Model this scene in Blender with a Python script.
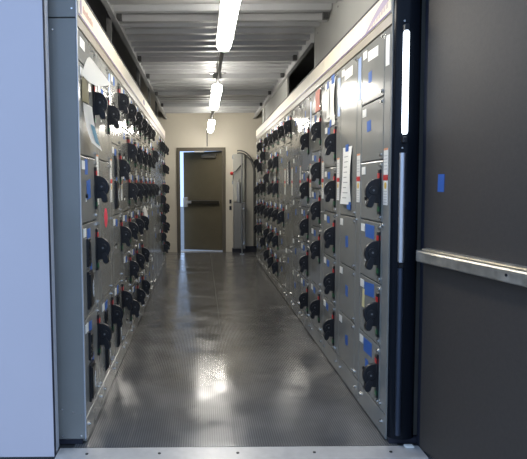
import bpy, bmesh, math, random
from mathutils import Matrix, Vector

for o in list(bpy.data.objects):
    bpy.data.objects.remove(o)
S = bpy.context.scene
C = S.collection
rnd = random.Random(7)

# ------------------------------------------------------------------ camera
F, CX, CY, CAMH = 582.0, 202.0, 229.5, 1.33
pitch = math.atan((CY - 186) / F)
roll = 0.0072
fw = Vector((0, math.cos(pitch), -math.sin(pitch)))
up0 = Vector((0, math.sin(pitch), math.cos(pitch)))
rt0 = Vector((1, 0, 0))
Rv = math.cos(roll) * rt0 - math.sin(roll) * up0
Uv = math.sin(roll) * rt0 + math.cos(roll) * up0
cam = bpy.data.cameras.new('camera')
camo = bpy.data.objects.new('camera', cam)
C.objects.link(camo)
m = Matrix.Identity(4)
for i in range(3):
    m[i][0], m[i][1], m[i][2] = Rv[i], Uv[i], -fw[i]
m[2][3] = CAMH
camo.matrix_world = m
cam.sensor_width = 36
cam.lens = F / 527 * 36
cam.shift_x = (263.5 - CX) / 527
cam.clip_start = 0.05
S.camera = camo

# ------------------------------------------------------------------ light / exposure
W = bpy.data.worlds.new('sky')
S.world = W
W.use_nodes = True
bg = W.node_tree.nodes['Background']
bg.inputs[0].default_value = (0.47, 0.66, 1.0, 1)
bg.inputs[1].default_value = 1.7
S.view_settings.view_transform = 'Standard'
S.view_settings.look = 'None'
S.view_settings.gamma = 1
S.view_settings.use_curve_mapping = False
S.view_settings.exposure = 0.0
LAMP = 41.0           # diffuser radiance of the three ceiling fixtures
LAMPCOL = (1.0, 0.955, 0.865)

# ------------------------------------------------------------------ materials
MATS = {}
def mat(name, col, rough=0.5, metal=0.0, noise=0.0, nscale=8.0, emit=None, estr=0.0,
        bump=0.0, bscale=200.0, coat=0.0, spec=0.5, alpha=1.0, rnoise=0.0):
    if name in MATS:
        return MATS[name]
    mt = bpy.data.materials.new(name)
    mt.use_nodes = True
    nt = mt.node_tree
    b = nt.nodes['Principled BSDF']
    b.inputs['Base Color'].default_value = (*col, 1)
    b.inputs['Roughness'].default_value = rough
    b.inputs['Metallic'].default_value = metal
    b.inputs['Specular IOR Level'].default_value = spec
    b.inputs['Coat Weight'].default_value = coat
    b.inputs['Alpha'].default_value = alpha
    if emit:
        b.inputs['Emission Color'].default_value = (*emit, 1)
        b.inputs['Emission Strength'].default_value = estr
    if noise or bump or rnoise:
        tc = nt.nodes.new('ShaderNodeTexCoord')
        geo = nt.nodes.new('ShaderNodeNewGeometry')
    if noise or rnoise:
        n = nt.nodes.new('ShaderNodeTexNoise')
        n.inputs['Scale'].default_value = nscale
        n.inputs['Detail'].default_value = 4
        nt.links.new(geo.outputs['Position'], n.inputs['Vector'])
    if noise:
        r = nt.nodes.new('ShaderNodeMapRange')
        r.inputs['From Min'].default_value = 0.20
        r.inputs['From Max'].default_value = 0.75
        r.inputs['To Min'].default_value = 1 - noise
        r.inputs['To Max'].default_value = 1 + noise
        nt.links.new(n.outputs['Fac'], r.inputs['Value'])
        mx = nt.nodes.new('ShaderNodeVectorMath')
        mx.operation = 'SCALE'
        mx.inputs[0].default_value = col
        nt.links.new(r.outputs['Result'], mx.inputs['Scale'])
        nt.links.new(mx.outputs['Vector'], b.inputs['Base Color'])
    if rnoise:
        r2 = nt.nodes.new('ShaderNodeMapRange')
        r2.inputs['From Min'].default_value = 0.3
        r2.inputs['From Max'].default_value = 0.7
        r2.inputs['To Min'].default_value = max(0.02, rough - rnoise)
        r2.inputs['To Max'].default_value = rough + rnoise
        nt.links.new(n.outputs['Fac'], r2.inputs['Value'])
        nt.links.new(r2.outputs['Result'], b.inputs['Roughness'])
    if bump:
        n2 = nt.nodes.new('ShaderNodeTexNoise')
        n2.inputs['Scale'].default_value = bscale
        nt.links.new(geo.outputs['Position'], n2.inputs['Vector'])
        bp = nt.nodes.new('ShaderNodeBump')
        bp.inputs['Strength'].default_value = bump
        bp.inputs['Distance'].default_value = 0.002
        nt.links.new(n2.outputs['Fac'], bp.inputs['Height'])
        nt.links.new(bp.outputs['Normal'], b.inputs['Normal'])
    MATS[name] = mt
    return mt

PAINT = mat('cabinet_grey_paint', (0.205, 0.207, 0.192), 0.17, noise=0.05, nscale=5, rnoise=0.03)
CARC = mat('cabinet_shadow_gap_paint', (0.10, 0.10, 0.09), 0.5)
VALANCE = mat('cream_valance', (0.72, 0.66, 0.54), 0.35, noise=0.03)
TRIM = mat('beige_trim', (0.30, 0.265, 0.22), 0.35)
PURPLE = mat('purple_print', (0.10, 0.06, 0.22), 0.4)
LILAC = mat('lilac_print', (0.33, 0.27, 0.38), 0.4)
REDPRINT = mat('pale_red_print', (0.55, 0.33, 0.28), 0.4)
BLACK = mat('black_handle_plastic', (0.010, 0.010, 0.012), 0.40, spec=0.42)
BLACKBOX = mat('black_device_plastic', (0.012, 0.012, 0.014), 0.3)
RED = mat('red_flag', (0.52, 0.02, 0.02), 0.4)
GREEN = mat('green_flag', (0.007, 0.13, 0.04), 0.4)
WHITE = mat('white_label', (0.72, 0.72, 0.68), 0.5)
GREYPRINT = mat('grey_print', (0.52, 0.52, 0.50), 0.5)
ORANGE = mat('orange_print', (0.62, 0.26, 0.12), 0.5)
YELLOW = mat('yellow_print', (0.62, 0.42, 0.07), 0.5)
BLUE = mat('blue_masking_tape', (0.03, 0.11, 0.38), 0.6)
PALEBLUE = mat('pale_blue_strip', (0.22, 0.33, 0.60), 0.35)
STEEL = mat('zinc_screw', (0.62, 0.62, 0.60), 0.25, 1.0)
PAPER = mat('white_paper', (0.80, 0.80, 0.77), 0.6)
PINK = mat('pink_paper', (0.75, 0.28, 0.22), 0.6)
INK = mat('grey_ink', (0.38, 0.38, 0.38), 0.7)
TAN = mat('tan_paper', (0.36, 0.33, 0.20), 0.5)
TEAL = mat('blue_drawing_ink', (0.12, 0.32, 0.45), 0.6)
REDSTICK = mat('red_sticker', (0.75, 0.06, 0.10), 0.5)
CREAMWALL = mat('cream_wall_paint', (0.60, 0.55, 0.45), 0.5, noise=0.04, nscale=2)
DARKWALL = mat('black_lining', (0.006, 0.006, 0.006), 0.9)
GALV = mat('galvanised_ceiling', (0.40, 0.405, 0.41), 0.38, 0.35, noise=0.10, nscale=3)
GALV2 = mat('galvanised_sheet', (0.29, 0.29, 0.275), 0.4, 0.0, noise=0.08, nscale=2)
EXTW = mat('exterior_wall_paint', (0.60, 0.56, 0.60), 0.55, noise=0.02, nscale=3, bump=0.15, bscale=350)
DOORCH = mat('charcoal_door_paint', (0.052, 0.042, 0.034), 0.6, noise=0.10, nscale=60, bump=0.35, bscale=400)
GASKET = mat('dark_gasket', (0.015, 0.017, 0.03), 0.6)
ALU = mat('aluminium', (0.56, 0.55, 0.54), 0.36, 0.45, noise=0.10, nscale=25, rnoise=0.08)
BARALU = mat('brushed_push_bar', (0.60, 0.56, 0.48), 0.38, 0.85, noise=0.22, nscale=22, rnoise=0.08)
BRONZE = mat('bronze_door_paint', (0.115, 0.098, 0.062), 0.42, noise=0.06, nscale=8)
BRONZE2 = mat('bronze_frame_paint', (0.10, 0.083, 0.053), 0.40)
NAVY = mat('dark_navy_gloss', (0.007, 0.009, 0.013), 0.22, spec=0.10)
CONDUIT = mat('steel_conduit', (0.45, 0.45, 0.44), 0.3, 0.9)
DARKCON = mat('dark_conduit', (0.06, 0.06, 0.06), 0.45)
FIXBODY = mat('fixture_body', (0.45, 0.45, 0.43), 0.45)
DIFF = mat('lit_diffuser', (0.9, 0.9, 0.85), 0.4, emit=LAMPCOL, estr=LAMP)
TUBE = mat('emissive_tube', (0.9, 0.9, 0.9), 0.3, emit=(0.80, 0.90, 1.0), estr=3.2)
GREYBOX = mat('grey_enclosure', (0.33, 0.33, 0.31), 0.4)
GREYBOX2 = mat('dark_grey_enclosure', (0.20, 0.20, 0.195), 0.35)
CONCRETE = mat('concrete', (0.21, 0.20, 0.19), 0.85, noise=0.2, nscale=4)
FLOORB = mat('floor_base', (0.05, 0.05, 0.05), 0.5)

def floor_material():
    mt = bpy.data.materials.new('ribbed_rubber_mat')
    mt.use_nodes = True
    nt = mt.node_tree
    b = nt.nodes['Principled BSDF']
    geo = nt.nodes.new('ShaderNodeNewGeometry')
    n = nt.nodes.new('ShaderNodeTexNoise')
    n.inputs['Scale'].default_value = 2.6
    n.inputs['Detail'].default_value = 8
    nt.links.new(geo.outputs['Position'], n.inputs['Vector'])
    cr = nt.nodes.new('ShaderNodeValToRGB')
    cr.color_ramp.elements[0].position = 0.3
    cr.color_ramp.elements[0].color = (0.085, 0.084, 0.084, 1)
    cr.color_ramp.elements[1].position = 0.75
    cr.color_ramp.elements[1].color = (0.155, 0.152, 0.148, 1)
    nt.links.new(n.outputs['Fac'], cr.inputs['Fac'])
    # worn, shinier patches
    n3 = nt.nodes.new('ShaderNodeTexNoise')
    n3.inputs['Scale'].default_value = 3.4
    n3.inputs['Detail'].default_value = 5
    nt.links.new(geo.outputs['Position'], n3.inputs['Vector'])
    mr = nt.nodes.new('ShaderNodeMapRange')
    mr.inputs['From Min'].default_value = 0.35
    mr.inputs['From Max'].default_value = 0.65
    mr.inputs['To Min'].default_value = 0.25
    mr.inputs['To Max'].default_value = 0.09
    nt.links.new(n3.outputs['Fac'], mr.inputs['Value'])
    nt.links.new(mr.outputs['Result'], b.inputs['Roughness'])
    # ribs run along the aisle
    sx = nt.nodes.new('ShaderNodeSeparateXYZ')
    nt.links.new(geo.outputs['Position'], sx.inputs[0])
    mu = nt.nodes.new('ShaderNodeMath')
    mu.operation = 'MULTIPLY'
    mu.inputs[1].default_value = 2 * math.pi / 0.0125
    nt.links.new(sx.outputs['X'], mu.inputs[0])
    si = nt.nodes.new('ShaderNodeMath')
    si.operation = 'SINE'
    nt.links.new(mu.outputs[0], si.inputs[0])
    gr = nt.nodes.new('ShaderNodeMapRange')          # base colour darker in the grooves, paler on the ribs
    gr.inputs['From Min'].default_value = -1
    gr.inputs['From Max'].default_value = 1
    gr.inputs['To Min'].default_value = 0.62
    gr.inputs['To Max'].default_value = 1.15
    nt.links.new(si.outputs[0], gr.inputs['Value'])
    vs = nt.nodes.new('ShaderNodeVectorMath')
    vs.operation = 'SCALE'
    nt.links.new(cr.outputs['Color'], vs.inputs[0])
    nt.links.new(gr.outputs['Result'], vs.inputs['Scale'])
    nt.links.new(vs.outputs['Vector'], b.inputs['Base Color'])
    n2 = nt.nodes.new('ShaderNodeTexNoise')
    n2.inputs['Scale'].default_value = 5
    nt.links.new(geo.outputs['Position'], n2.inputs['Vector'])
    ad = nt.nodes.new('ShaderNodeMath')
    ad.operation = 'MULTIPLY_ADD'
    ad.inputs[1].default_value = 3.0
    nt.links.new(n2.outputs['Fac'], ad.inputs[0])
    nt.links.new(si.outputs[0], ad.inputs[2])
    bp = nt.nodes.new('ShaderNodeBump')
    bp.inputs['Strength'].default_value = 0.16
    bp.inputs['Distance'].default_value = 0.0006
    nt.links.new(ad.outputs[0], bp.inputs['Height'])
    nt.links.new(bp.outputs['Normal'], b.inputs['Normal'])
    return mt
MATM = floor_material()

# ------------------------------------------------------------------ mesh helpers
def bm_box(bm, x0, x1, y0, y1, z0, z1):
    v = [bm.verts.new(p) for p in ((x0,y0,z0),(x1,y0,z0),(x1,y1,z0),(x0,y1,z0),(x0,y0,z1),(x1,y0,z1),(x1,y1,z1),(x0,y1,z1))]
    for f in ((0,3,2,1),(4,5,6,7),(0,1,5,4),(1,2,6,5),(2,3,7,6),(3,0,4,7)):
        bm.faces.new([v[i] for i in f])
    return v

def bm_prism(bm, poly, axis, a, b):
    """extrude a closed 2-D polygon along an axis; poly in the two other axes (cyclic order)"""
    def P(p, t):
        return {'x': (t, p[0], p[1]), 'y': (p[0], t, p[1]), 'z': (p[0], p[1], t)}[axis]
    A = [bm.verts.new(P(p, a)) for p in poly]
    B = [bm.verts.new(P(p, b)) for p in poly]
    n = len(poly)
    bm.faces.new(A[::-1])
    bm.faces.new(B)
    for i in range(n):
        bm.faces.new((A[i], A[(i+1) % n], B[(i+1) % n], B[i]))

def bm_tube(bm, pts, r, seg=10, cap=True):
    pts = [Vector(p) for p in pts]
    rings = []
    ref = None
    for i, p in enumerate(pts):
        d = (pts[min(i+1, len(pts)-1)] - pts[max(i-1, 0)]).normalized()
        if ref is None:
            ref = Vector((0, 0, 1)) if abs(d.z) < 0.9 else Vector((1, 0, 0))
        u = (ref - d * ref.dot(d)).normalized()
        ref = u
        w = d.cross(u)
        rr = r[i] if isinstance(r, (list, tuple)) else r
        rings.append([bm.verts.new(p + (u*math.cos(2*math.pi*k/seg) + w*math.sin(2*math.pi*k/seg))*rr) for k in range(seg)])
    for a, b in zip(rings[:-1], rings[1:]):
        for k in range(seg):
            bm.faces.new((a[k], a[(k+1) % seg], b[(k+1) % seg], b[k]))
    if cap:
        bm.faces.new(rings[0][::-1])
        bm.faces.new(rings[-1])

def mesh(name, fn, mt, bevel=0.0, smooth=False):
    bm = bmesh.new()
    fn(bm)
    bmesh.ops.recalc_face_normals(bm, faces=bm.faces)
    if bevel:
        bmesh.ops.bevel(bm, geom=list(bm.edges), offset=bevel, segments=1, affect='EDGES', profile=0.5)
    me = bpy.data.meshes.new(name)
    bm.to_mesh(me)
    bm.free()
    me.materials.append(mt)
    if smooth:
        for p in me.polygons:
            p.use_smooth = True
        try:
            me.set_sharp_from_angle(angle=math.radians(40))
        except Exception:
            pass
    return me

def link(name, me, parent=None, loc=(0,0,0), rot=(0,0,0)):
    o = bpy.data.objects.new(name, me)
    C.objects.link(o)
    o.location = loc
    o.rotation_euler = rot
    if parent is not None:
        o.parent = parent
    return o

BOXC = {}
def box(name, mt, x0, x1, y0, y1, z0, z1, parent=None, bevel=0.0):
    """a box object with its origin at its own centre; equal boxes share a mesh"""
    d = (round(x1-x0, 5), round(y1-y0, 5), round(z1-z0, 5))
    key = (d, mt.name, bevel)
    if key not in BOXC:
        a, b, c = d[0]/2, d[1]/2, d[2]/2
        BOXC[key] = mesh(name, lambda bm: bm_box(bm, -a, a, -b, b, -c, c), mt, bevel)
    return link(name, BOXC[key], parent, ((x0+x1)/2, (y0+y1)/2, (z0+z1)/2))

def tag(o, label, cat, group=None, kind=None):
    o['label'] = label
    o['category'] = cat
    if group:
        o['group'] = group
    if kind:
        o['kind'] = kind
    return o

def struct(o, label=None, cat=None):
    o['kind'] = 'structure'
    if label:
        o['label'] = label
    if cat:
        o['category'] = cat
    return o

def thing(name, label, cat, loc=(0,0,0), rz=0.0, group=None):
    o = bpy.data.objects.new(name, None)
    C.objects.link(o)
    o.location = loc
    o.rotation_euler = (0, 0, rz)
    o.empty_display_size = 0.1
    return tag(o, label, cat, group)

def sub(child, part):
    """keep world placement while re-parenting one sibling under another (same root space)"""
    child.location = Vector(child.location) - Vector(part.location)
    child.parent = part
    return child

# ------------------------------------------------------------------ the setting
XL, XR, Y0, SW, NSEC = -0.607, 0.945, 2.94, 0.53, 14
DL, DR = 0.0050, 0.0037            # the rows open out very slightly towards the far end
def rowpt(side, y, off=0.0):
    return (XL - DL*(y-2.94) + off) if side == 'L' else (XR + DR*(y-2.94) - off)
YB = 11.70                      # back wall
LW, RW = -1.16, 1.50            # side walls
YF0, YF1 = 2.80, 2.88           # front wall thickness
OPL, OPR, OPT = -0.741, 1.095, 2.40

g = struct(box('ground', CONCRETE, -30, 30, -30, 45, -0.40, -0.25), 'grey concrete ground outside the building', 'ground')

# floor: base slab and mat sheets
fl = struct(box('floor', FLOORB, LW, RW, YF0, YB+0.12, -0.25, -0.006), 'dark floor under ribbed grey rubber matting down the aisle', 'floor')
rows = [2.885, 4.06, 4.42, 6.3, 8.2, 10.0, YB]
cols = [XL-0.06, 0.165, XR+0.05]
for i in range(len(rows)-1):
    for j in range(2):
        o = box('mat_sheet', MATM, cols[j]+0.0015, cols[j+1]-0.0015, rows[i]+0.0015, rows[i+1]-0.0015, -0.006, 0.0)
        sub(o, fl)
# mats beyond the cabinet ends
for a, b in ((LW+0.01, XL-0.062), (XR+0.052, RW-0.01)):
    o = box('mat_sheet', MATM, a, b, Y0+SW*NSEC+0.01, YB, -0.006, 0.0)
    sub(o, fl)

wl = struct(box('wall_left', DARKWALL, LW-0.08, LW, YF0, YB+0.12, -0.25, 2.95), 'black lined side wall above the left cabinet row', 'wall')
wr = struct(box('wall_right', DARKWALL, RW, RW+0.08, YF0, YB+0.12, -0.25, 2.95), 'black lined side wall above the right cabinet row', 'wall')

# back wall with the door opening (-0.44..0.44 clear)
BD0, BD1, BDT = -0.445, 0.425, 2.04
def backwall(bm):
    bm_box(bm, LW, BD0-0.02, YB, YB+0.12, -0.006, 2.95)
    bm_box(bm, BD1+0.02, RW, YB, YB+0.12, -0.006, 2.95)
    bm_box(bm, BD0-0.02, BD1+0.02, YB, YB+0.12, BDT+0.02, 2.95)
wb = struct(link('wall_back', mesh('wall_back', backwall, CREAMWALL)), 'cream painted end wall around the brown door', 'wall')
# thin cove base line
bb = struct(link('baseboard_back', mesh('baseboard_back', lambda bm: (bm_box(bm, LW, BD0-0.075, YB-0.012, YB-0.001, 0.0, 0.20), bm_box(bm, BD1+0.075, RW, YB-0.012, YB-0.001, 0.0, 0.20)), CREAMWALL)), 'low cream skirting strip on the end wall', 'baseboard')

# front wall (outside face towards the camera)
def frontwall(bm):
    bm_box(bm, -3.6, OPL, YF0, YF1, -0.25, 3.1)
    bm_box(bm, OPR+0.03, 3.6, YF0, YF1, -0.25, 3.1)
    bm_box(bm, OPL, OPR+0.03, YF0, YF1, OPT, 3.1)
wf = struct(link('wall_front', mesh('wall_front', frontwall, EXTW)), 'pale exterior wall beside the open doorway', 'wall')
tr = struct(box('trim_1', GASKET, OPL, OPL+0.004, YF0-0.002, YF0+0.02, -0.02, OPT), 'thin dark gasket strip on the left door jamb', 'trim')
tr2 = struct(box('trim_2', mat('pale_jamb_edge', (0.5, 0.52, 0.56), 0.4), OPL, OPL+0.004, YF0+0.021, YF1, 0.01, OPT), 'thin pale edge of the left door jamb', 'trim')
jr = struct(box('trim_3', GASKET, OPR+0.0, OPR+0.028, YF0+0.005, YF1+0.02, -0.02, OPT), 'dark jamb behind the open charcoal door', 'trim')

# threshold
def sill(bm):
    bm_prism(bm, [(2.70, -0.03), (2.715, -0.004), (2.735, 0.006), (2.868, 0.006), (2.878, 0.0), (2.878, -0.03)], 'x', OPL+0.012, OPR-0.004)
th = struct(link('threshold', mesh('threshold', sill, ALU)), 'bright aluminium sill across the open doorway', 'threshold')
def screw_head(bm, r=0.008, h=0.004, axis='z'):
    n = 8
    bm_prism(bm, [(r*math.cos(2*math.pi*k/n), r*math.sin(2*math.pi*k/n)) for k in range(n)], axis, 0, h)
SCRZ = mesh('sill_screw', lambda bm: screw_head(bm), mat('dark_screw', (0.06, 0.06, 0.06), 0.4, 0.8))
for x in (-0.58, -0.22, 0.17, 0.55, 0.93):
    link('screw', SCRZ, th, (x, 2.80, 0.0055))
box('end_piece', WHITE, 1.015, 1.062, 2.835, 2.868, 0.006, 0.016, th, bevel=0.004)  # white piece put in for a highlight on the sill corner
struct(box('step', CONCRETE, OPL-0.6, OPR+0.5, 1.5, YF0-0.1, -0.25, -0.06), 'concrete landing in front of the doorway', 'step')
struct(box('foundation', CONCRETE, LW, RW, YF0-0.1, YF0, -0.25, -0.03), 'concrete footing under the door sill', 'footing')

# ceiling: deck, ribs, purlins
ZP = 2.80
ce = struct(box('ceiling', GALV, LW, RW, YF0, YB+0.12, ZP, ZP+0.05), 'galvanised metal roof deck with cross ribs and purlins', 'ceiling')
CEX0, CEX1 = -0.70, 1.06
ribm = mesh('rib', lambda bm: bm_prism(bm, [(-0.060, ZP), (-0.032, ZP-0.055), (0.032, ZP-0.055), (0.060, ZP)], 'x', CEX0, CEX1), GALV)
y = 2.98
while y < YB - 0.1:
    link('deck_rib', ribm, ce, (0, y - ce.location.y, -ce.location.z), )
    y += 0.235
for o in [c for c in ce.children]:
    o.location.x = -ce.location.x
purm = mesh('purlin', lambda bm: bm_prism(bm, [(-0.03, ZP-0.05), (-0.03, 2.695), (0.03, 2.695), (0.03, 2.705), (-0.02, 2.705), (-0.02, ZP-0.05)], 'x', CEX0, CEX1), GALV)
clipm = mesh('purlin_clip', lambda bm: bm_box(bm, -0.02, 0.02, -0.03, 0.02, -0.025, 0.03), mat('dark_steel_clip', (0.07, 0.07, 0.07), 0.5, 0.5))
for y in (3.45, 4.41, 4.97, 6.55, 7.55, 8.93, 10.2):
    p = link('purlin', purm, ce, (-ce.location.x, y - ce.location.y, -ce.location.z))
    link('purlin_clip', clipm, p, (CEX0+0.03, -0.05, 2.72))
    link('purlin_clip', clipm, p, (CEX1-0.03, -0.05, 2.72))
# small red sticker on one purlin
box('red_sticker', REDSTICK, 0, 0.06, 0, 0.002, 0, 0.02).name = 'red_sticker'
rs = bpy.data.objects['red_sticker']
rs.location = (0.43 - ce.location.x, 4.373 - ce.location.y, 2.70 - ce.location.z)
rs.parent = ce

def angle_l(bm):
    bm_prism(bm, [(CEX0-0.012, 2.66), (CEX0+0.03, 2.66), (CEX0+0.03, 2.668), (CEX0-0.002, 2.668), (CEX0-0.002, ZP), (CEX0-0.012, ZP)], 'y', YF1+0.005, YB-0.002)
struct(link('trim_4', mesh('trim_4', angle_l, GALV)), 'steel ceiling edge angle above the left cabinets', 'trim')
def angle_r(bm):
    bm_prism(bm, [(CEX1+0.012, 2.655), (CEX1-0.03, 2.655), (CEX1-0.03, 2.663), (CEX1+0.002, 2.663), (CEX1+0.002, ZP), (CEX1+0.012, ZP)], 'y', 5.56, YB-0.002)
struct(link('trim_5', mesh('trim_5', angle_r, GALV)), 'steel ceiling edge angle above the right cabinets', 'trim')
# posts seen in the dark space over the left row
for i, y in enumerate((4.75, 6.9, 8.3, 9.6)):
    struct(box('trim_%d' % (6+i), mat('dark_post', (0.10, 0.10, 0.10), 0.5), CEX0-0.05, CEX0-0.014, y, y+0.035, 2.305, ZP-0.002), 'dark steel post over the left cabinets, %s from the doorway' % ('first', 'second', 'third', 'fourth')[i], 'post')

# sheet panels over the right row
pn = thing('wireway_panel', 'plain grey sheet metal panel above nearest right cabinets, with screws', 'panel', (CEX1+0.005, 2.90, 2.305))
box('sheet', GALV2, 0, 0.012, 0, 2.66, 0, 0.493, pn)
SCRX = mesh('panel_screw', lambda bm: screw_head(bm, 0.008, 0.006, 'x'), STEEL)
for k in range(7):
    for z in (0.05, 0.40):
        link('screw', SCRX, pn, (-0.006, 0.15 + 0.39*k, z))
pn2 = thing('wireway_panel', 'grey sheet metal panel above farthest right cabinets, beyond dark gap', 'panel', (CEX1+0.013, 7.30, 2.305))
box('sheet', GALV2, 0, 0.012, 0, 3.05, 0, 0.493, pn2)
box('edge_flange', mat('pale_flange', (0.5, 0.49, 0.45), 0.4), -0.012, 0, 0, 0.03, 0, 0.35, pn2)
box('edge_flange', MATS['pale_flange'], -0.012, 0, 2.60, 2.63, 0, 0.35, pn2)

# ------------------------------------------------------------------ motor control cabinet rows
TOP = 2.12
def door_mesh_fn(w, h):
    def fn(bm):
        bm_box(bm, 0, w, 0.0, 0.02, 0, h)
    return fn
DOORC = {}
def door_mesh(w, h):
    k = (round(w, 4), round(h, 4))
    if k not in DOORC:
        bm = bmesh.new()
        v = bm_box(bm, 0, w, 0.0, 0.02, 0, h)
        es = [e for e in bm.edges if all(abs(q.co.y) < 1e-6 for q in e.verts)]
        bmesh.ops.recalc_face_normals(bm, faces=bm.faces)
        bmesh.ops.bevel(bm, geom=es, offset=0.004, segments=2, affect='EDGES', profile=0.5)
        me = bpy.data.meshes.new('unit_door')
        bm.to_mesh(me)
        bm.free()
        me.materials.append(PAINT)
        DOORC[k] = me
    return DOORC[k]

def handle_fn(bm):
    # half-round guard standing out from the door, turning in a vertical plane square to it
    R, Z = 0.072, 0.064
    poly = [(0.002, -Z), (0.002, Z)]
    for k in range(0, 15):
        a = math.pi/2 - math.pi*k/14
        poly.append((-0.010 - (R-0.010)*math.cos(a), Z*math.sin(a)))
    bm_prism(bm, poly, 'x', -0.013, 0.013)
    # raised boss on both faces
    for s in (-1, 1):
        b = [(-0.032 + 0.024*math.cos(2*math.pi*k/10), 0.004 + 0.024*math.sin(2*math.pi*k/10)) for k in range(10)]
        bm_prism(bm, b, 'x', s*0.012, s*0.021)
    # lever grip reaching down and out
    lp = [(-0.018, -0.028), (-0.040, -0.020), (-0.056, -0.040), (-0.064, -0.072), (-0.058, -0.086), (-0.042, -0.088), (-0.032, -0.078)]
    bm_prism(bm, lp, 'x', -0.020, 0.020)
BOLT = mesh('pivot_bolt', lambda bm: bm_prism(bm, [(-0.032+0.0055*math.cos(2*math.pi*k/8), 0.004+0.0055*math.sin(2*math.pi*k/8)) for k in range(8)], 'x', -0.0235, 0.0235), mat('dull_bolt', (0.20, 0.20, 0.20), 0.45, 0.7))
HANDLE = mesh('handle', handle_fn, BLACK, bevel=0.0015)
PLATE = mesh('handle_plate', lambda bm: bm_box(bm, -0.016, 0.016, -0.012, 0.001, -0.125, 0.115), BLACK, bevel=0.003)
REDF = mesh('red_indicator', lambda bm: bm_box(bm, -0.0155, 0.0155, -0.0135, 0, 0.068, 0.094), RED)
GRNF = mesh('green_indicator', lambda bm: bm_box(bm, -0.0155, 0.0155, -0.0130, 0, -0.108, -0.082), GREEN)
def latch_fn(bm):
    n = 8
    bm_prism(bm, [(0.009*math.cos(2*math.pi*k/n), 0.009*math.sin(2*math.pi*k/n)) for k in range(n)], 'y', -0.011, 0.001)
    bm_prism(bm, [(0.013*math.cos(2*math.pi*k/n), 0.013*math.sin(2*math.pi*k/n)) for k in range(n)], 'y', -0.003, 0.001)
LATCH = mesh('latch', latch_fn, STEEL)
def name_fn(bm):
    bm_box(bm, -0.036, 0.036, -0.0025, 0.0005, -0.022, 0.022)
NAMEP = mesh('nameplate', name_fn, WHITE)
def tape_mesh(w, h, mt=BLUE):
    k = ('tape', w, h, mt.name)
    if k not in BOXC:
        def fn(bm):
            bm_box(bm, -w/2, w/2, -0.0016, 0.0004, -h/2, h/2)
            for v in bm.verts:
                v.co.z += 0.004 * math.sin(v.co.x*90 + h*400)
        BOXC[k] = mesh('tape', fn, mt)
    return BOXC[k]
def reset_fn(bm):
    n = 8
    bm_prism(bm, [(0.010*math.cos(2*math.pi*k/n), 0.010*math.sin(2*math.pi*k/n)) for k in range(n)], 'y', -0.010, 0.001)
RESET = mesh('reset_button', reset_fn, BLACK)
RTAG = mesh('reset_tag', lambda bm: bm_box(bm, -0.010, 0.010, -0.002, 0.0005, -0.030, -0.014), WHITE)
def keypad_fn(bm):
    bm_box(bm, -0.035, 0.035, -0.012, 0.001, -0.075, 0.075)
    bm_box(bm, -0.022, 0.022, -0.016, -0.011, 0.02, 0.06)
    for i in range(3):
        for j in range(2):
            bm_box(bm, -0.022+0.024*j, -0.004+0.024*j, -0.017, -0.011, -0.06+0.022*i, -0.046+0.022*i)
KEYPAD = mesh('keypad', keypad_fn, BLACKBOX, bevel=0.0008)
def drive_fn(bm):
    bm_box(bm, -0.055, 0.055, -0.012, 0.001, -0.10, 0.10)
    bm_box(bm, -0.045, 0.045, -0.020, -0.011, -0.085, 0.085)
DRIVE = mesh('drive_module', drive_fn, BLACKBOX, bevel=0.002)
def drvprint_fn(bm):
    for i, (a, b) in enumerate(((-0.045, -0.012), (-0.005, 0.008), (0.014, 0.045))):
        bm_box(bm, 0.022, 0.036, -0.0212, -0.0195, a, b)
    bm_box(bm, 0.006, 0.014, -0.0212, -0.0195, -0.03, 0.03)
DRVP = mesh('white_print', drvprint_fn, WHITE)
def louvre_fn(bm):
    bm_box(bm, -0.045, 0.045, -0.006, 0.001, -0.13, 0.13)
    for i in range(8):
        z = -0.115 + i*0.031
        bm_prism(bm, [(-0.006, z), (-0.02, z), (-0.006, z+0.02)], 'x', -0.038, 0.038)
LOUVRE = mesh('louvre', louvre_fn, BLACKBOX)
WLAB = mesh('warning_label', lambda bm: bm_box(bm, -0.034, 0.034, -0.002, 0.0005, -0.145, 0.145), WHITE)
WORG = mesh('orange_band', lambda bm: bm_box(bm, -0.034, 0.034, -0.0028, -0.0015, 0.136, 0.146), ORANGE)
WRED = mesh('red_band', lambda bm: bm_box(bm, -0.036, 0.036, -0.0032, -0.0015, -0.018, 0.010), RED)
WYEL = mesh('yellow_disc', lambda bm: bm_prism(bm, [(0.018*math.cos(k*math.pi/5), -0.045+0.018*math.sin(k*math.pi/5)) for k in range(10)], 'y', -0.0032, -0.0015), YELLOW)
def wtext_fn(bm):
    for z in (0.105, 0.088, 0.071, 0.054, 0.037, -0.078, -0.092, -0.106, -0.12, -0.134):
        bm_box(bm, -0.026, 0.026, -0.0028, -0.0015, z, z+0.006)
WTXT = mesh('print_lines', wtext_fn, GREYPRINT)

DW = SW - 0.118      # unit door width
WX0, WX1 = SW - 0.108, SW - 0.004

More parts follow.
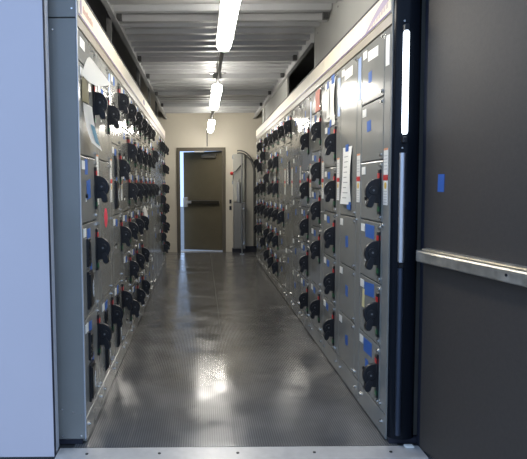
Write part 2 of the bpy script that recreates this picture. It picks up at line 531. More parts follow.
def section(side, k, units, label, detail):
    """units: list of (top, bottom, kind[, options])"""
    if side == 'R':
        loc, rz = (rowpt('R', Y0+(k+1)*SW), Y0 + (k+1)*SW, 0), -math.pi/2 - DR
    else:
        loc, rz = (rowpt('L', Y0+k*SW), Y0 + k*SW, 0), math.pi/2 + DL
    t = thing('motor_control_cabinet', label, 'cabinet', loc, rz,
              'right row of control cabinets' if side == 'R' else 'left row of control cabinets')
    box('body', CARC, 0.0015, SW-0.0015, 0.022, 0.50, 0.010, 2.30, t)
    box('plinth', GASKET, 0.004, SW-0.004, 0.03, 0.49, 0.0005, 0.010, t)
    bp = link('base_panel', door_mesh(SW-0.006, 0.122), t, (0.003, 0, 0.008))
    for x in (0.06, SW-0.07):
        link('screw', LATCH, bp, (x, 0, 0.07))
    box('top_trim', TRIM, 0.001, SW-0.001, 0.0, 0.022, 2.126, 2.176, t)
    v = box('valance', VALANCE, 0.001, SW-0.001, -0.006, 0.022, 2.176, 2.296, t, bevel=0.002)
    st = box('purple_stripe', PURPLE, 0.004, SW-0.004, -0.0072, -0.0058, 2.178, 2.188)
    sub(st, v)
    st.parent = v
    box('top_cap', GASKET, 0.001, SW-0.001, -0.008, 0.03, 2.296, 2.306, t)
    wd = link('wireway_door', door_mesh(WX1-WX0, TOP-0.004-0.137), t, (WX0, 0, 0.137))
    wc = (WX1-WX0)/2
    if detail:
        for z in (0.03, 0.98, TOP-0.175):
            link('latch', LATCH, wd, (wc-0.035, 0, z))
        zc = 1.37 - 0.137
        for me, nm in ((WLAB, 'warning_label'), (WORG, 'orange_band'), (WRED, 'red_band'), (WYEL, 'yellow_disc'), (WTXT, 'print_lines')):
            q = link('fine_print' if me is WTXT else nm, me, wd, (wc, 0, zc))
            if me is WTXT:
                q['kind'] = 'stuff'
    for u in units:
        zt, zb, kd = u[:3]
        op = u[3] if len(u) > 3 else {}
        h = zt - zb - 0.006
        d = link('unit_door', door_mesh(DW, h), t, (0.004, 0, zb+0.003))
        if kd == 'B' and not op:
            op = {'tape': rnd.choice(((0.17, -0.16, 0.05, 0.055), (0.2, -0.14, 0.045, 0.06)))}
        if not op.get('noname'):
            link('nameplate', NAMEP, d, (0.056, 0, h-0.045))
        if detail:
            link('latch', LATCH, d, (DW-0.022, 0, h-0.024))
            link('latch', LATCH, d, (DW-0.022, 0, 0.024))
        if kd in 'HV':
            hx, hz = DW-0.030, h-0.160
            if h < 0.30:
                hz = h*0.5
            link('handle_plate', PLATE, d, (hx, 0, hz))
            link('red_indicator', REDF, d, (hx, 0, hz))
            link('green_indicator', GRNF, d, (hx, 0, hz))
            link('handle', HANDLE, d, (hx, -0.010, hz))
            if detail:
                link('pivot_bolt', BOLT, d, (hx, -0.010, hz))
            if 'tape' not in op:
                tw, th_ = rnd.choice(((0.075, 0.05), (0.06, 0.06), (0.09, 0.05)))
                link('blue_tape', tape_mesh(tw, th_), d, (0.152 + rnd.uniform(-.010, .02), 0, h-0.052), (0, rnd.uniform(-.12, .12), 0))
            if detail:
                link('reset_button', RESET, d, (0.115, 0, hz-0.045))
                link('reset_tag', RTAG, d, (0.115, 0, hz-0.045))
        if kd == 'V':
            link('keypad', KEYPAD, d, (0.13, 0, h-0.155))
            dm = h - 0.155 - 0.075 - 0.02 - 0.10
            link('drive_module', DRIVE, d, (0.145, 0, max(0.11, dm-0.005)))
            link('white_print', DRVP, d, (0.145, 0, max(0.11, dm-0.005)))
            link('blue_tape', tape_mesh(0.05, 0.045), d, (0.215, 0, h-0.25))
        if 'tape' in op and op['tape']:
            tp = op['tape']
            for q in (tp if isinstance(tp, list) else [tp]):
                z = h + q[1] if q[1] < 0 else q[1]
                link('blue_tape', tape_mesh(q[2], q[3]), d, (q[0], 0, z), (0, rnd.uniform(-.08, .08), 0))
        if 'louvre' in op:
            link('louvre', LOUVRE, d, (op['louvre'][0], 0, h+op['louvre'][1]))
        for q in op.get('white', []):
            link('paper_label', tape_mesh(q[2], q[3], WHITE), d, (q[0], 0, h+q[1]))
        if 'tagy' in op:
            link('yellow_tag', tape_mesh(0.045, 0.11, mat('pale_yellow_tag', (0.62, 0.55, 0.28), 0.6)), d, op['tagy'], (0, 0.12, 0))
        if 'ellipse' in op:
            ex, ez = op['ellipse']
            if 'ell' not in BOXC:
                BOXC['ell'] = mesh('red_sticker', lambda bm: bm_prism(bm, [(0.06*math.cos(k*math.pi/10), 0.062*math.sin(k*math.pi/10)) for k in range(20)], 'y', -0.0016, 0.0004), REDSTICK)
            link('red_sticker', BOXC['ell'], d, (ex, 0, ez))
    return t

six = [TOP, 1.79, 1.46, 1.13, 0.80, 0.465, 0.135]
def reg(kinds, opts=None):
    opts = opts or {}
    return [(six[i], six[i+1], kinds[i]) + ((opts[i],) if i in opts else ()) for i in range(6)]
def cuts(zs, kinds, opts=None):
    opts = opts or {}
    return [(zs[i], zs[i+1], kinds[i]) + ((opts[i],) if i in opts else ()) for i in range(len(kinds))]

RIGHT = [
 (reg('BBHHHH', {0: {'tape': [(0.16, -0.19, 0.06, 0.06)], 'white': [(0.21, -0.07, 0.19, 0.055)]},
                 1: {'tape': [(0.15, -0.13, 0.075, 0.06)]},
                 2: {'tape': None},
                 3: {'tape': [(0.195, -0.058, 0.17, 0.075)]},
                 4: {'tape': [(0.20, -0.062, 0.19, 0.075)], 'tagy': (0.085, 0, 0.20)},
                 5: {'tape': [(0.185, -0.062, 0.16, 0.08), (0.17, -0.17, 0.06, 0.06)]}}),
  'nearest cabinet of right row, two blank doors above four handled doors'),
 (cuts([TOP, 1.13, 0.80, 0.465, 0.135], 'BBBB', {0: {'white': [(0.20, -0.075, 0.20, 0.06)]},
        1: {'tape': [(0.20, -0.17, 0.06, 0.075)]}, 2: {'tape': [(0.21, -0.16, 0.055, 0.07)]}, 3: {'tape': [(0.22, -0.15, 0.06, 0.065)]}}),
  'second right-row cabinet, no handles, tall blank door above three blank doors'),
 (reg('BHHHHH', {0: {'tape': [(0.28, -0.05, 0.05, 0.05)]}}),
  'third right-row cabinet, blank door with white papers above five handled doors'),
 (cuts([TOP, 1.93, 1.61, 1.30, 0.985, 0.50, 0.135], 'BHHHHH', {0: {'noname': 1}}),
  'fourth right-row cabinet, with pink paper above its five handled doors'),
 (cuts([TOP, 1.89, 1.46, 1.13, 0.80, 0.465, 0.135], 'BHHHHH'),
  'fifth right-row cabinet, five handled doors beside the blank-doored cabinets'),
 (cuts([TOP, 1.63, 1.20, 0.80, 0.465, 0.135], 'BBBBB'),
  'sixth right-row cabinet, five blank doors without any handle'),
 (cuts([TOP, 1.79, 1.13, 0.64, 0.135], 'HBBB', {1: {'louvre': (0.25, -0.32), 'tape': [(0.1, -0.1, 0.05, 0.05)]}}),
  'seventh right-row cabinet, one top handle above a black louvred blank door'),
 (cuts([TOP, 1.79, 1.13, 0.80, 0.465, 0.135], 'HBHBB'),
  'eighth right-row cabinet, handled top and middle doors around a blank door'),
 (reg('HHHHHH'), 'ninth right-row cabinet, six handled doors, white paper strip over upper doors'),
 (reg('HHHHHH'), 'tenth right-row cabinet, six handled doors, deep in the aisle'),
 (cuts([TOP, 1.60, 1.11, 0.80, 0.50, 0.135], 'HHHHH', {1: {'louvre': (0.25, -0.27)}}),
  'eleventh right-row cabinet, five handled doors, far along the aisle'),
 (cuts([TOP, 1.94, 1.46, 1.13, 0.64, 0.135], 'BHHHH'),
  'third cabinet from far end of right row, blank top door'),
 (reg('HHHHHB'), 'second-to-last cabinet at far end of right row'),
 (cuts([TOP, 1.88, 1.42, 1.09, 0.76, 0.43, 0.135], 'BHHHHB'), 'last right-row cabinet, beside the end wall pipes'),
]
LEFT = [
 (cuts([TOP, 1.96, 1.49, 1.14, 0.64, 0.137], 'BHHVV', {0: {'noname': 1, 'tape': None, 'white': [(0.10, -0.06, 0.12, 0.05)]}, 2: {'tape': [(0.135, -0.05, 0.07, 0.08), (0.19, -0.17, 0.10, 0.10)]}}),
  'nearest cabinet of left row, large papers on top, black drive modules below'),
 (cuts([TOP, 1.96, 1.49, 0.64, 0.137], 'BHBV', {0: {'noname': 1}, 2: {'noname': 1, 'ellipse': (0.22, 0.49)}}),
  'second left-row cabinet, tall blank door with a red oval sticker'),
 (cuts([TOP, 1.63, 1.13, 0.64, 0.137], 'HVHV'),
  'third left-row cabinet, four handles, two of them with black drives'),
 (reg('HHHHHH'), 'fourth left-row cabinet, first with six evenly stacked handles'),
 (reg('HHHHHH'), 'fifth left-row cabinet, six handles, in the middle of the full-handle cabinets'),
 (reg('HHHHHH'), 'sixth left-row cabinet, six handles, last before blank lower doors'),
 (cuts([TOP, 1.79, 1.46, 1.13, 0.465, 0.135], 'HHHBB'), 'seventh left-row cabinet, three handles above blank lower doors'),
 (cuts([TOP, 1.79, 1.46, 1.13, 0.465, 0.135], 'HHHBB'), 'eighth left-row cabinet, the second with three handles above blank doors'),
 (cuts([TOP, 1.89, 1.46, 1.13, 0.465, 0.135], 'BHHBB'), 'ninth left-row cabinet, two handles between blank doors'),
 (cuts([TOP, 1.46, 0.80, 0.135], 'BBB', {1: {'louvre': (0.25, -0.25)}}), 'tenth left-row cabinet, blank doors with a black louvre'),
 (cuts([TOP, 1.13, 0.135], 'BB'), 'eleventh left-row cabinet, two tall blank doors'),
 (cuts([TOP, 1.79, 1.29, 0.96, 0.70, 0.135], 'HBHHH'), 'third cabinet from far end of left row, mixed door heights'),
 (reg('HHHHHH'), 'second-to-last left-row cabinet, six handles'),
 (reg('HHHHHH'), 'last left-row cabinet, six handles, standing near the brown end door'),
]
RS = [section('R', k, u, lb, k < 8) for k, (u, lb) in enumerate(RIGHT)]
LS = [section('L', k, u, lb, k < 8) for k, (u, lb) in enumerate(LEFT)]

# printed emblem on the first valances
def swoosh(bm):
    pts = []
    for k in range(13):
        a = k/12
        pts.append((0.07 + 0.44*a, 0.006 + 0.092*math.sin(a*math.pi*0.5)))
    low = [(0.51, 0.066), (0.40, 0.052), (0.28, 0.035), (0.18, 0.018), (0.10, 0.004)]
    bm_prism(bm, pts + low, 'y', -0.0012, 0.0)
vR = [c for c in RS[0].children if c.name.startswith('valance')][0]
link('purple_swoosh', mesh('purple_swoosh', swoosh, LILAC), vR, (-SW/2, -0.0145, -0.054))
def marks(bm):
    for i in range(7):
        x = 0.20 + i*0.042
        bm_box(bm, x, x+0.026, -0.0012, 0, 0.012+0.004*i, 0.036+0.005*i)
link('pale_print', mesh('pale_print', marks, mat('pale_lilac_print', (0.50, 0.42, 0.42), 0.4)), vR, (-SW/2, -0.0142, -0.058))
vL = [c for c in LS[0].children if c.name.startswith('valance')][0]
link('purple_emblem', mesh('purple_emblem', lambda bm: bm_prism(bm, [(0.025*math.cos(k*math.pi/7), 0.042*math.sin(k*math.pi/7)) for k in range(14)], 'y', -0.0012, 0), LILAC), vL, (-SW/2+0.06, -0.0142, 0.0))
def marks2(bm):
    for i in range(8):
        x = 0.12 + i*0.035
        bm_box(bm, x, x+0.022, -0.0012, 0, -0.018, 0.018 if i % 3 == 0 else 0.008)
link('pale_red_print', mesh('pale_red_print', marks2, REDPRINT), vL, (-SW/2, -0.0142, 0.0))
vL8 = [c for c in LS[6].children if c.name.startswith('valance')][0]
link('purple_emblem', mesh('purple_emblem_b', lambda bm: bm_prism(bm, [(0.09*math.cos(k*math.pi/7), 0.03*math.sin(k*math.pi/7)) for k in range(14)], 'y', -0.0012, 0), PURPLE), vL8, (0, -0.0142, 0.0))

# white and pale blue strips on upper wireway doors
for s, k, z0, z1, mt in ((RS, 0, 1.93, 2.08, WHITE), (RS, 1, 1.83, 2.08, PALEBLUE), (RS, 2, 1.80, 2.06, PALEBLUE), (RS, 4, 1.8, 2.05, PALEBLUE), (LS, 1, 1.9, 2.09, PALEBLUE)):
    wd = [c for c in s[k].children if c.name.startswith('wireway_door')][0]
    link('pale_strip', tape_mesh(0.06, round(z1-z0, 3), mt), wd, (0.052, 0, (z0+z1)/2-0.137))

# end panels facing the doorway
def end_panel(side):
    t = (LS if side == 'L' else RS)[0]
    return t
ep = thing('cabinet_end_panel', 'blue-grey steel end panel of the left cabinet row, by the doorway', 'panel', (XL, Y0-0.012, 0))
box('lower_panel', PAINT, -0.50, -0.004, -0.010, 0.010, 0.03, 2.155, ep, bevel=0.003)
box('upper_panel', PAINT, -0.50, -0.004, -0.010, 0.010, 2.159, 2.30, ep, bevel=0.003)
box('plinth', GASKET, -0.49, -0.02, 0.0, 0.010, 0.0005, 0.03, ep)
box('corner_edge', mat('pale_corner', (0.42, 0.45, 0.50), 0.3), -0.004, 0.0, -0.010, 0.010, 0.03, 2.30, ep)
SCRY = mesh('end_screw', lambda bm: screw_head(bm, 0.005, -0.004, 'y'), STEEL)
for x, z in ((-0.022, 0.05), (-0.022, 0.16), (-0.118, 0.05), (-0.118, 0.19), (-0.022, 2.20), (-0.118, 2.1), (-0.06, 0.175)):
    link('screw', SCRY, ep, (x, -0.010, z))

# dark rounded end column of the right row, with an emissive tube as its bright bar
colm = thing('cabinet_end_column', 'glossy dark navy rounded end column of the right cabinet row', 'column', (XR, Y0-0.002, 0))
def column_fn(bm):
    w0, w1, dp = 0.004, 0.142, 0.050
    poly = [(w0, 0.0)]
    n = 24
    for k in range(n+1):
        a = math.pi - math.pi*k/n
        cx = (w0+w1)/2
        poly.append((cx + (w1-w0)/2*math.cos(a), -0.004 - dp*math.sin(a)))
    poly.append((w1, 0.0))
    bm_prism(bm, poly, 'z', 0.03, 2.30)
link('shell', mesh('shell', column_fn, NAVY, smooth=True), colm)
box('edge_strip', PAINT, -0.0005, 0.004, -0.012, 0.0, 0.03, 2.30, colm)
box('plinth', GASKET, 0.01, 0.16, -0.03, 0.0, 0.0005, 0.03, colm)
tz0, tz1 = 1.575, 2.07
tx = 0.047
lamp = thing('glowing_tube', 'glowing vertical tube forming the bright bar on the dark end column', 'lamp', (XR+tx, Y0-0.052, 0))
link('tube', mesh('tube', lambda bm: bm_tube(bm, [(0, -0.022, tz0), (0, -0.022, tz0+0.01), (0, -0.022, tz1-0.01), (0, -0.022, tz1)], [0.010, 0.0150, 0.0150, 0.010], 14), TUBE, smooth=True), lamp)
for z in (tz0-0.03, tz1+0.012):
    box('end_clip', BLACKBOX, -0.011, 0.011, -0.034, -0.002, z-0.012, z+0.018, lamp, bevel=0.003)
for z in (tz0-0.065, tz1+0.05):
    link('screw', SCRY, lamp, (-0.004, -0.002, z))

rod = thing('streak_rod', 'slim added rod imitating a light streak on the dark column below the glowing tube', 'rod', (XR+tx, Y0-0.052, 0))  # rod added to imitate a streak of reflected light on the column
STREAK = mat('bright_streak_rod', (0.58, 0.59, 0.62), 0.40, 1.0)
STREAKDIM = mat('dim_streak_rod', (0.06, 0.075, 0.11), 0.40, 0.8)  # darker colour dims the lower part of the imitated streak
link('upper_streak_rod', mesh('upper_streak_rod', lambda bm: bm_tube(bm, [(-0.004, -0.013, 0.945), (-0.004, -0.013, 1.485)], 0.016, 14), STREAK, smooth=True), rod)
link('lower_streak_rod', mesh('lower_streak_rod', lambda bm: bm_tube(bm, [(-0.004, -0.013, 0.06), (-0.004, -0.013, 0.915)], 0.015, 14), STREAKDIM, smooth=True), rod)
box('streak_clip', BLACKBOX, -0.013, 0.005, -0.02, 0.0, 0.918, 0.942, rod)

# ------------------------------------------------------------------ open charcoal door on the right
hx, hy = 1.088, 2.845
ang = math.atan2(-0.985, 0.172)
dr = bpy.data.objects.new('door_1', None)
C.objects.link(dr)
dr.location = (hx, hy, 0)
dr.rotation_euler = (0, 0, ang)
struct(dr, 'open charcoal steel door with a silver push bar', 'door')
# local x along the leaf away from the hinge; the face seen is towards -y' (aisle side)
lf = box('door_leaf', DOORCH, 0.0, 0.92, 0.0, 0.045, 0.008, 2.385, dr, bevel=0.002)
def bar_fn(bm):
    # channel section pushed out from the leaf (local -y is towards the aisle)
    bm_prism(bm, [(0.0, -0.030), (-0.045, -0.030), (-0.050, -0.025), (-0.050, 0.018), (-0.044, 0.024), (0.0, 0.024)], 'x', 0.022, 0.80)
    bm_prism(bm, [(0.0, 0.026), (-0.022, 0.026), (-0.026, 0.034), (0.0, 0.037)], 'x', 0.03, 0.80)
pb = link('push_bar', mesh('push_bar', bar_fn, BARALU), dr, (0, 0, 0.985))
box('end_piece', mat('bar_cap', (0.30, 0.29, 0.27), 0.35, 0.8), 0.008, 0.024, -0.046, 0.0, 0.958, 1.012, dr, bevel=0.003)
link('screw', mesh('bar_screw', lambda bm: screw_head(bm, 0.006, -0.003, 'y'), BLACK), pb, (0.66, -0.050, 0.0))
tp = link('blue_tape', tape_mesh(0.050, 0.082), dr, (0.138, 0, 1.338), (0, 0.03, 0))
for z in (0.25, 1.2, 2.15):
    link('hinge', mesh('hinge', lambda bm: bm_tube(bm, [(0, 0, -0.05), (0, 0, 0.05)], 0.009, 10), GASKET), dr, (-0.006, 0.052, z))

# ------------------------------------------------------------------ ceiling fixtures
FXX, FXZ = 0.176, 2.385
def fixture(y0, y1, label):
    t = thing('ceiling_light', label, 'lamp', (FXX, (y0+y1)/2, FXZ), 0, 'vapour-tight ceiling lights over the aisle')
    L = (y1-y0)/2
    def body(bm):
        bm_prism(bm, [(-0.030, 0.058), (-0.034, 0.046), (0.034, 0.046), (0.030, 0.058), (0.02, 0.068), (-0.02, 0.068)], 'y', -L-0.008, L+0.008)
    link('housing', mesh('housing', body, FIXBODY, bevel=0.004), t)
    def lens(bm):
        rows = []
        n = 12
        st = [(-L, 0.35), (-L+0.015, 0.75), (-L+0.05, 1.0), (L-0.05, 1.0), (L-0.015, 0.75), (L, 0.35)]
        for yy, s in st:
            rows.append([bm.verts.new((0.056*s*math.cos(math.radians(145) + math.radians(250)*k/n), yy, 0.014 + 0.052*s*math.sin(math.radians(145) + math.radians(250)*k/n))) for k in range(n+1)])
        for a, b in zip(rows[:-1], rows[1:]):
            for k in range(n):
                bm.faces.new((a[k], a[k+1], b[k+1], b[k]))
        for r in rows:
            pass
        bm.faces.new(rows[0]); bm.faces.new(rows[-1][::-1])
        bmesh.ops.holes_fill(bm, edges=[e for e in bm.edges if e.is_boundary])
    link('diffuser', mesh('diffuser', lens, DIFF, smooth=True), t)
    for s in (-1, 1):
        link('hanger', mesh('hanger', lambda bm: bm_tube(bm, [(0, 0, 0.066), (0, 0, 0.29)], 0.007, 8), CONDUIT), t, (0, s*(L-0.12), 0))
        box('latch_clip', STEEL, -0.065, -0.057, s*(L-0.25)-0.02, s*(L-0.25)+0.02, 0.0, 0.045, t)
        box('latch_clip', STEEL, 0.057, 0.065, s*(L-0.25)-0.02, s*(L-0.25)+0.02, 0.0, 0.045, t)
    return t
fixture(2.98, 4.56, 'nearest lit ceiling light, cut off by the top edge of view')
fixture(6.40, 8.00, 'middle lit ceiling light hanging over the aisle')
fixture(9.80, 11.36, 'farthest lit ceiling light, in front of the end wall')
for a, b, lb in ((4.575, 6.385, 'dark conduit run between nearest and middle ceiling lights'), (8.015, 9.785, 'dark conduit run between middle and farthest ceiling lights')):
    t = tag(link('conduit', mesh('conduit', lambda bm: bm_tube(bm, [(FXX, a, FXZ+0.042), (FXX, b, FXZ+0.042)], 0.017, 10), DARKCON, smooth=True)), lb, 'conduit')
jb = thing('junction_box', 'small junction box beside the middle ceiling light', 'junction box', (FXX, 6.25, FXZ+0.066))
box('box_body', FIXBODY, -0.05, 0.05, -0.04, 0.04, 0.0, 0.06, jb, bevel=0.004)
box('bracket', STEEL, -0.09, 0.09, -0.012, 0.012, 0.06, 0.072, jb)
box('rod', CONDUIT, -0.005, 0.005, -0.005, 0.005, 0.072, 0.285, jb)
tag(link('conduit', mesh('door_conduit', lambda bm: bm_tube(bm, [(0.115, 11.40, FXZ+0.05), (0.115, YB-0.02, FXZ+0.05), (0.115, YB-0.012, FXZ+0.03), (0.115, YB-0.012, BDT+0.075)], 0.009, 8), DARKCON, smooth=True)), 'thin vertical conduit from farthest light down to the brown door frame', 'conduit')

# ------------------------------------------------------------------ back door
bd = bpy.data.objects.new('door_2', None)
C.objects.link(bd)
bd.location = (0, YB, 0)
struct(bd, 'brown steel exit door standing slightly ajar in the end wall', 'door')
def frame_fn(bm):
    w = 0.055
    for a, b in ((BD0-w, BD0+0.012), (BD1-0.012, BD1+w)):
        bm_box(bm, a, b, -0.02, 0.125, 0.0, BDT+w)
    bm_box(bm, BD0+0.012, BD1-0.012, -0.02, 0.125, BDT-0.012, BDT+w)
link('door_frame', mesh('door_frame', frame_fn, BRONZE2), bd)
link('door_sill', mesh('door_sill', lambda bm: bm_box(bm, BD0+0.012, BD1-0.012, 0.0, 0.125, 0.0, 0.012), ALU), bd)
LWD = BD1 - BD0 - 0.03
phi = math.radians(-21)          # ajar: free edge swings away from the aisle
lfe = bpy.data.objects.new('leaf', None)
leaf_mesh = mesh('leaf', lambda bm: bm_box(bm, -LWD, 0, 0.0, 0.044, 0.018, BDT-0.015), BRONZE, bevel=0.002)
leaf = link('leaf', leaf_mesh, bd, (BD1-0.014, 0.06, 0), (0, 0, phi))
def exitbar(bm):
    bm_box(bm, -LWD+0.13, -0.05, -0.06, 0.0, 0.965, 1.035)
link('exit_bar', mesh('exit_bar', exitbar, mat('dark_bar', (0.045, 0.04, 0.03), 0.3, 0.3), bevel=0.006), leaf)
link('latch_head', mesh('latch_head', lambda bm: bm_box(bm, -LWD+0.012, -LWD+0.10, -0.065, 0.0, 0.90, 1.10), ALU, bevel=0.006), leaf)
link('latch_arm', mesh('latch_arm', lambda bm: bm_box(bm, -LWD+0.10, -LWD+0.19, -0.07, 0.0, 0.975, 1.025), ALU, bevel=0.004), leaf)
link('door_closer', mesh('door_closer', lambda bm: bm_box(bm, -0.42, -0.12, -0.06, 0.0, BDT-0.145, BDT-0.085), mat('closer_grey', (0.20, 0.19, 0.17), 0.35, 0.4), bevel=0.008), leaf)
def arm_fn(bm):
    bm_tube(bm, [(-0.38, -0.035, BDT-0.08), (-0.16, -0.10, BDT-0.072), (-0.10, -0.012, BDT-0.068)], 0.008, 8)
link('closer_arm', mesh('closer_arm', arm_fn, MATS['closer_grey']), leaf)
link('frame_bracket', mesh('frame_bracket', lambda bm: bm_box(bm, -0.14, 0.06, -0.012, 0.02, BDT-0.035, BDT-0.013), ALU), bd)

# ------------------------------------------------------------------ equipment beside the back door
YE = YB - 0.005
eb = thing('disconnect_enclosure', 'tall grey wall enclosure with black lever and red knob beside brown door', 'enclosure', (0.70, YB-0.002, 0))
box('enclosure_body', mat('pale_grey_enclosure', (0.46, 0.45, 0.40), 0.4), -0.075, 0.15, -0.12, 0.0, 1.02, 1.96, eb, bevel=0.006)
link('lever', mesh('lever', lambda bm: bm_tube(bm, [(0.10, -0.14, 1.75), (-0.02, -0.16, 1.62)], 0.011, 8), BLACK), eb)
link('lever_hub', mesh('lever_hub', lambda bm: bm_prism(bm, [(0.10+0.02*math.cos(k*math.pi/5), 1.755+0.02*math.sin(k*math.pi/5)) for k in range(10)], 'y', -0.15, -0.12), BLACK), eb)
def ball(bm):
    bmesh.ops.create_uvsphere(bm, u_segments=12, v_segments=8, radius=0.036, matrix=Matrix.Translation((-0.105, -0.16, 1.575)))
link('red_knob', mesh('red_knob', ball, RED, smooth=True), eb)
link('knob_stem', mesh('knob_stem', lambda bm: bm_tube(bm, [(-0.02, -0.16, 1.62), (-0.105, -0.16, 1.575)], 0.009, 8), BLACK), eb)
box('hinge_lug', STEEL, -0.09, -0.075, -0.10, -0.05, 1.86, 1.93, eb)
box('hinge_lug', STEEL, -0.09, -0.075, -0.10, -0.05, 1.36, 1.43, eb)

lb_ = thing('floor_enclosure', 'dark grey floor-standing steel box below the wall enclosure', 'enclosure', (0.70, YB-0.014, 0))
box('enclosure_body', GREYBOX2, -0.075, 0.16, -0.20, 0.0, 0.08, 1.00, lb_, bevel=0.006)
box('front_door', GREYBOX2, -0.065, 0.15, -0.212, -0.20, 0.10, 0.98, lb_, bevel=0.004)
box('foot', GASKET, -0.095, 0.16, -0.19, 0.0, 0.0005, 0.08, lb_)
box('latch', STEEL, 0.115, 0.135, -0.222, -0.212, 0.17, 0.23, lb_)
box('latch', STEEL, 0.115, 0.135, -0.222, -0.212, 0.86, 0.90, lb_)

tag(link('metal_cylinder', mesh('metal_cylinder', lambda bm: (bm_tube(bm, [(0.735, YB-0.19, 1.002), (0.735, YB-0.19, 1.36), (0.735, YB-0.19, 1.40)], [0.042, 0.042, 0.028], 16), bm_tube(bm, [(0.735, YB-0.19, 1.40), (0.735, YB-0.19, 1.45)], 0.016, 10)), CONDUIT, smooth=True)), 'short silver metal cylinder standing on the dark grey box', 'cylinder')

pl = thing('standing_pole', 'thin silver floor-to-head-height pole in front of grey panel', 'pole', (0.775, 11.25, 0))
link('pole', mesh('pole', lambda bm: bm_tube(bm, [(0, 0, 0.01), (0, 0, 1.93)], 0.013, 10), CONDUIT, smooth=True), pl)
link('foot_plate', mesh('foot_plate', lambda bm: bm_box(bm, -0.04, 0.04, -0.04, 0.04, 0.0, 0.012), CONDUIT), pl)

pg = thing('backing_panel', 'large flat grey panel on end wall behind the flexible conduits', 'panel', (1.0, YB-0.002, 0))
box('sheet', mat('pale_grey_panel', (0.42, 0.40, 0.34), 0.45), -0.13, 0.42, -0.03, 0.0, 0.12, 1.86, pg, bevel=0.003)
box('upper_sheet', MATS['pale_grey_panel'], -0.13, 0.42, -0.036, -0.03, 1.06, 1.84, pg, bevel=0.002)
box('plinth', GASKET, -0.13, 0.42, -0.05, 0.0, 0.0005, 0.115, pg)

for i, (dz, yy, lb) in enumerate(((0.0, YB-0.17, 'upper of two dark flexible conduits arching to the right cabinets'), (-0.05, YB-0.22, 'lower of two dark flexible conduits arching to the right cabinets'))):
    pts = [(0.70, yy, 2.015+dz)]
    for k in range(15):
        a = k/14*math.pi*0.5
        pts.append((0.745 + (0.31+dz*0.6)*math.sin(a), yy, 1.58 + (0.44+dz)*math.cos(a)))
    pts.append((pts[-1][0]+0.003, yy, 0.14))
    tag(link('flexible_conduit', mesh('flex%d' % i, lambda bm: bm_tube(bm, pts, 0.013, 10), mat('flex_grey', (0.10, 0.10, 0.095), 0.4), smooth=True)), lb, 'conduit')
for z, lb in ((1.015, 'upper black wall switch beside the brown door frame'), (0.885, 'lower black wall switch beside the brown door frame')):
    sw = thing('wall_switch', lb, 'switch', (0.575, YB-0.002, z), 0, 'black switches on the end wall')
    box('switch_plate', BLACKBOX, -0.022, 0.022, -0.012, 0.0, -0.04, 0.04, sw, bevel=0.002)
    box('rocker', BLACK, -0.009, 0.009, -0.018, -0.012, -0.018, 0.018, sw)

# ------------------------------------------------------------------ papers hung on the doors
def sheet(name, label, side, k, x, z, w, h, mt, curl=0.02, off=0.004, lines=None, cat='paper', tapes=(), twist=0.0, taper=0.0, group=None):
    """a slightly curled sheet hanging on a cabinet front; x,z is its top centre in cabinet space"""
    if side == 'R':
        loc = (rowpt('R', Y0+(k+1)*SW-x, off), Y0 + (k+1)*SW - x, z)
        rz = -math.pi/2
    else:
        loc = (rowpt('L', Y0+k*SW+x, off), Y0 + k*SW + x, z)
        rz = math.pi/2
    t = thing(name, label, cat, loc, rz, group)
    nx, nz = 6, 10
    def pos(i, j):
        u, v = i/nx - 0.5, j/nz
        ww = w*(1 - taper*v)
        yy = -curl*math.sin(v*math.pi)*(0.5+u) - twist*v*v*(0.5-u)
        return Vector((u*ww, yy, -v*h))
    def fn(bm):
        A = [[bm.verts.new(pos(i, j)) for i in range(nx+1)] for j in range(nz+1)]
        B = [[bm.verts.new(pos(i, j) + Vector((0, 0.0008, 0))) for i in range(nx+1)] for j in range(nz+1)]
        for j in range(nz):
            for i in range(nx):
                bm.faces.new((A[j][i], A[j][i+1], A[j+1][i+1], A[j+1][i]))
                bm.faces.new((B[j][i], B[j+1][i], B[j+1][i+1], B[j][i+1]))
        for j in range(nz):
            for i in (0, nx):
                bm.faces.new((A[j][i], A[j+1][i], B[j+1][i], B[j][i]))
        for i in range(nx):
            for j in (0, nz):
                bm.faces.new((A[j][i], B[j][i], B[j][i+1], A[j][i+1]))
    link('sheet', mesh('sheet', fn, mt, smooth=True), t)
    if lines:
        def ln(bm):
            for q in lines:
                j = q[0]*nz
                a = pos(q[1]*nx, j); b = pos(q[2]*nx, j)
                vs = [a + Vector((0, -0.0008, 0)), b + Vector((0, -0.0008, 0)), b + Vector((0, -0.0008, -q[3])), a + Vector((0, -0.0008, -q[3]))]
                bm.faces.new([bm.verts.new(p) for p in vs])
        link('fine_print', mesh('fine_print', ln, INK), t)['kind'] = 'stuff'
    for (tx_, tz_, tw, th2) in tapes:
        link('blue_tape', tape_mesh(tw, th2), t, (tx_, -0.003, tz_))
    return t

sheet('paper_note', 'long white handwritten note taped to the tall blank right-hand door', 'R', 1, 0.21, 1.575, 0.235, 0.37, PAPER, curl=0.012, taper=0.12,
      lines=[(0.16+0.09*i, 0.18, 0.55+0.2*rnd.random(), 0.006) for i in range(9)], tapes=((0.0, -0.01, 0.07, 0.045), (0.06, -0.375, 0.09, 0.05)), twist=0.02)
sheet('paper_sheet', 'left of two white sheets on the third right-row cabinet top door', 'R', 2, 0.14, 2.09, 0.11, 0.26, PAPER, curl=0.006, tapes=((0.0, -0.02, 0.05, 0.05),))
sheet('paper_sheet', 'right and longer of two white sheets on third right-row cabinet', 'R', 2, 0.29, 2.09, 0.17, 0.33, PAPER, curl=0.012, tapes=((0.02, -0.01, 0.09, 0.06), (-0.05, -0.31, 0.05, 0.05)))
sheet('paper_sheet', 'pink paper sheet on the fourth right-row cabinet top', 'R', 3, 0.27, 2.10, 0.20, 0.17, PINK, curl=0.006)
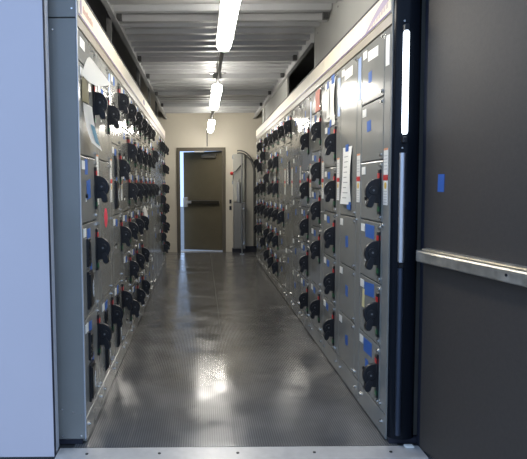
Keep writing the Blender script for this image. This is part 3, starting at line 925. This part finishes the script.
sheet('paper_strip', 'narrow white paper strip hanging far along the right row', 'R', 8, 0.25, 1.66, 0.10, 0.42, PAPER, curl=0.02)
sheet('paper_strip', 'slanted white tag strip beside the narrow strip, right row', 'R', 9, 0.30, 1.56, 0.09, 0.25, PAPER, curl=0.05, taper=0.4)
sheet('paper_strip', 'white paper tag hanging on a blank door midway along left row', 'L', 6, 0.18, 1.12, 0.10, 0.26, PAPER, curl=0.03, off=0.004, taper=0.2)

# curled white paper and document pouch on the first left cabinet
def L1(x, out, z):
    return Vector((XL + out, Y0 + x, z))
def loft(name, rowsets, mt, label, cat):
    def fn(bm):
        A = [[bm.verts.new(p) for p in r] for r in rowsets]
        for a, b in zip(A[:-1], A[1:]):
            for i in range(len(a)-1):
                bm.faces.new((a[i], a[i+1], b[i+1], b[i]))
        ret = bmesh.ops.solidify(bm, geom=list(bm.faces), thickness=0.0012)
    o = link(name, mesh(name, fn, mt, smooth=True))
    if label:
        tag(o, label, cat)
    return o
rows_ = []
for j in range(9):
    v = j/8
    r = []
    for i in range(9):
        u = i/8
        wdt = 0.03 + 0.28*math.sqrt(v)
        x = 0.28 - 0.09*v + (u-0.5)*wdt
        out = 0.008 + 0.10*v*u**1.3
        z = 2.03 - 0.135*v - 0.03*v*v*math.sin(u*math.pi)
        r.append(L1(x, out, z))
    rows_.append(r)
loft('paper_fan', rows_, PAPER, 'large curled white paper flaring out from the nearest left cabinet', 'paper')
rows_ = []
for j in range(7):
    v = j/6
    rows_.append([L1(0.05 + 0.17*u/4, 0.006 + 0.010*math.sin(u/4*math.pi), 1.885 - 0.12*v) for u in range(5)])
loft('document_pouch', rows_, TAN, 'tan see-through document pouch below the curled white paper', 'pouch')
rows_ = []
for j in range(8):
    v = j/7
    rows_.append([L1(0.035 + 0.02*v + (0.18 + 0.06*v)*u/5, 0.012 + 0.035*v*v + 0.012*u/5, 1.755 - 0.20*v - 0.03*v*u/5) for u in range(6)])
dw = loft('drawing_sheet', rows_, PAPER, 'white sheet with blue drawing hanging lowest on nearest left cabinet', 'paper')
rows_ = []
for j in range(5):
    v = 0.45 + 0.45*j/4
    rows_.append([L1(0.035 + 0.02*v + (0.18 + 0.06*v)*u/5, 0.0145 + 0.035*v*v + 0.012*u/5, 1.755 - 0.20*v - 0.03*v*u/5) for u in (2.4, 3.2, 4.0, 4.6)])
ink = loft('blue_print', rows_, TEAL, None, None)
ink.parent = dw
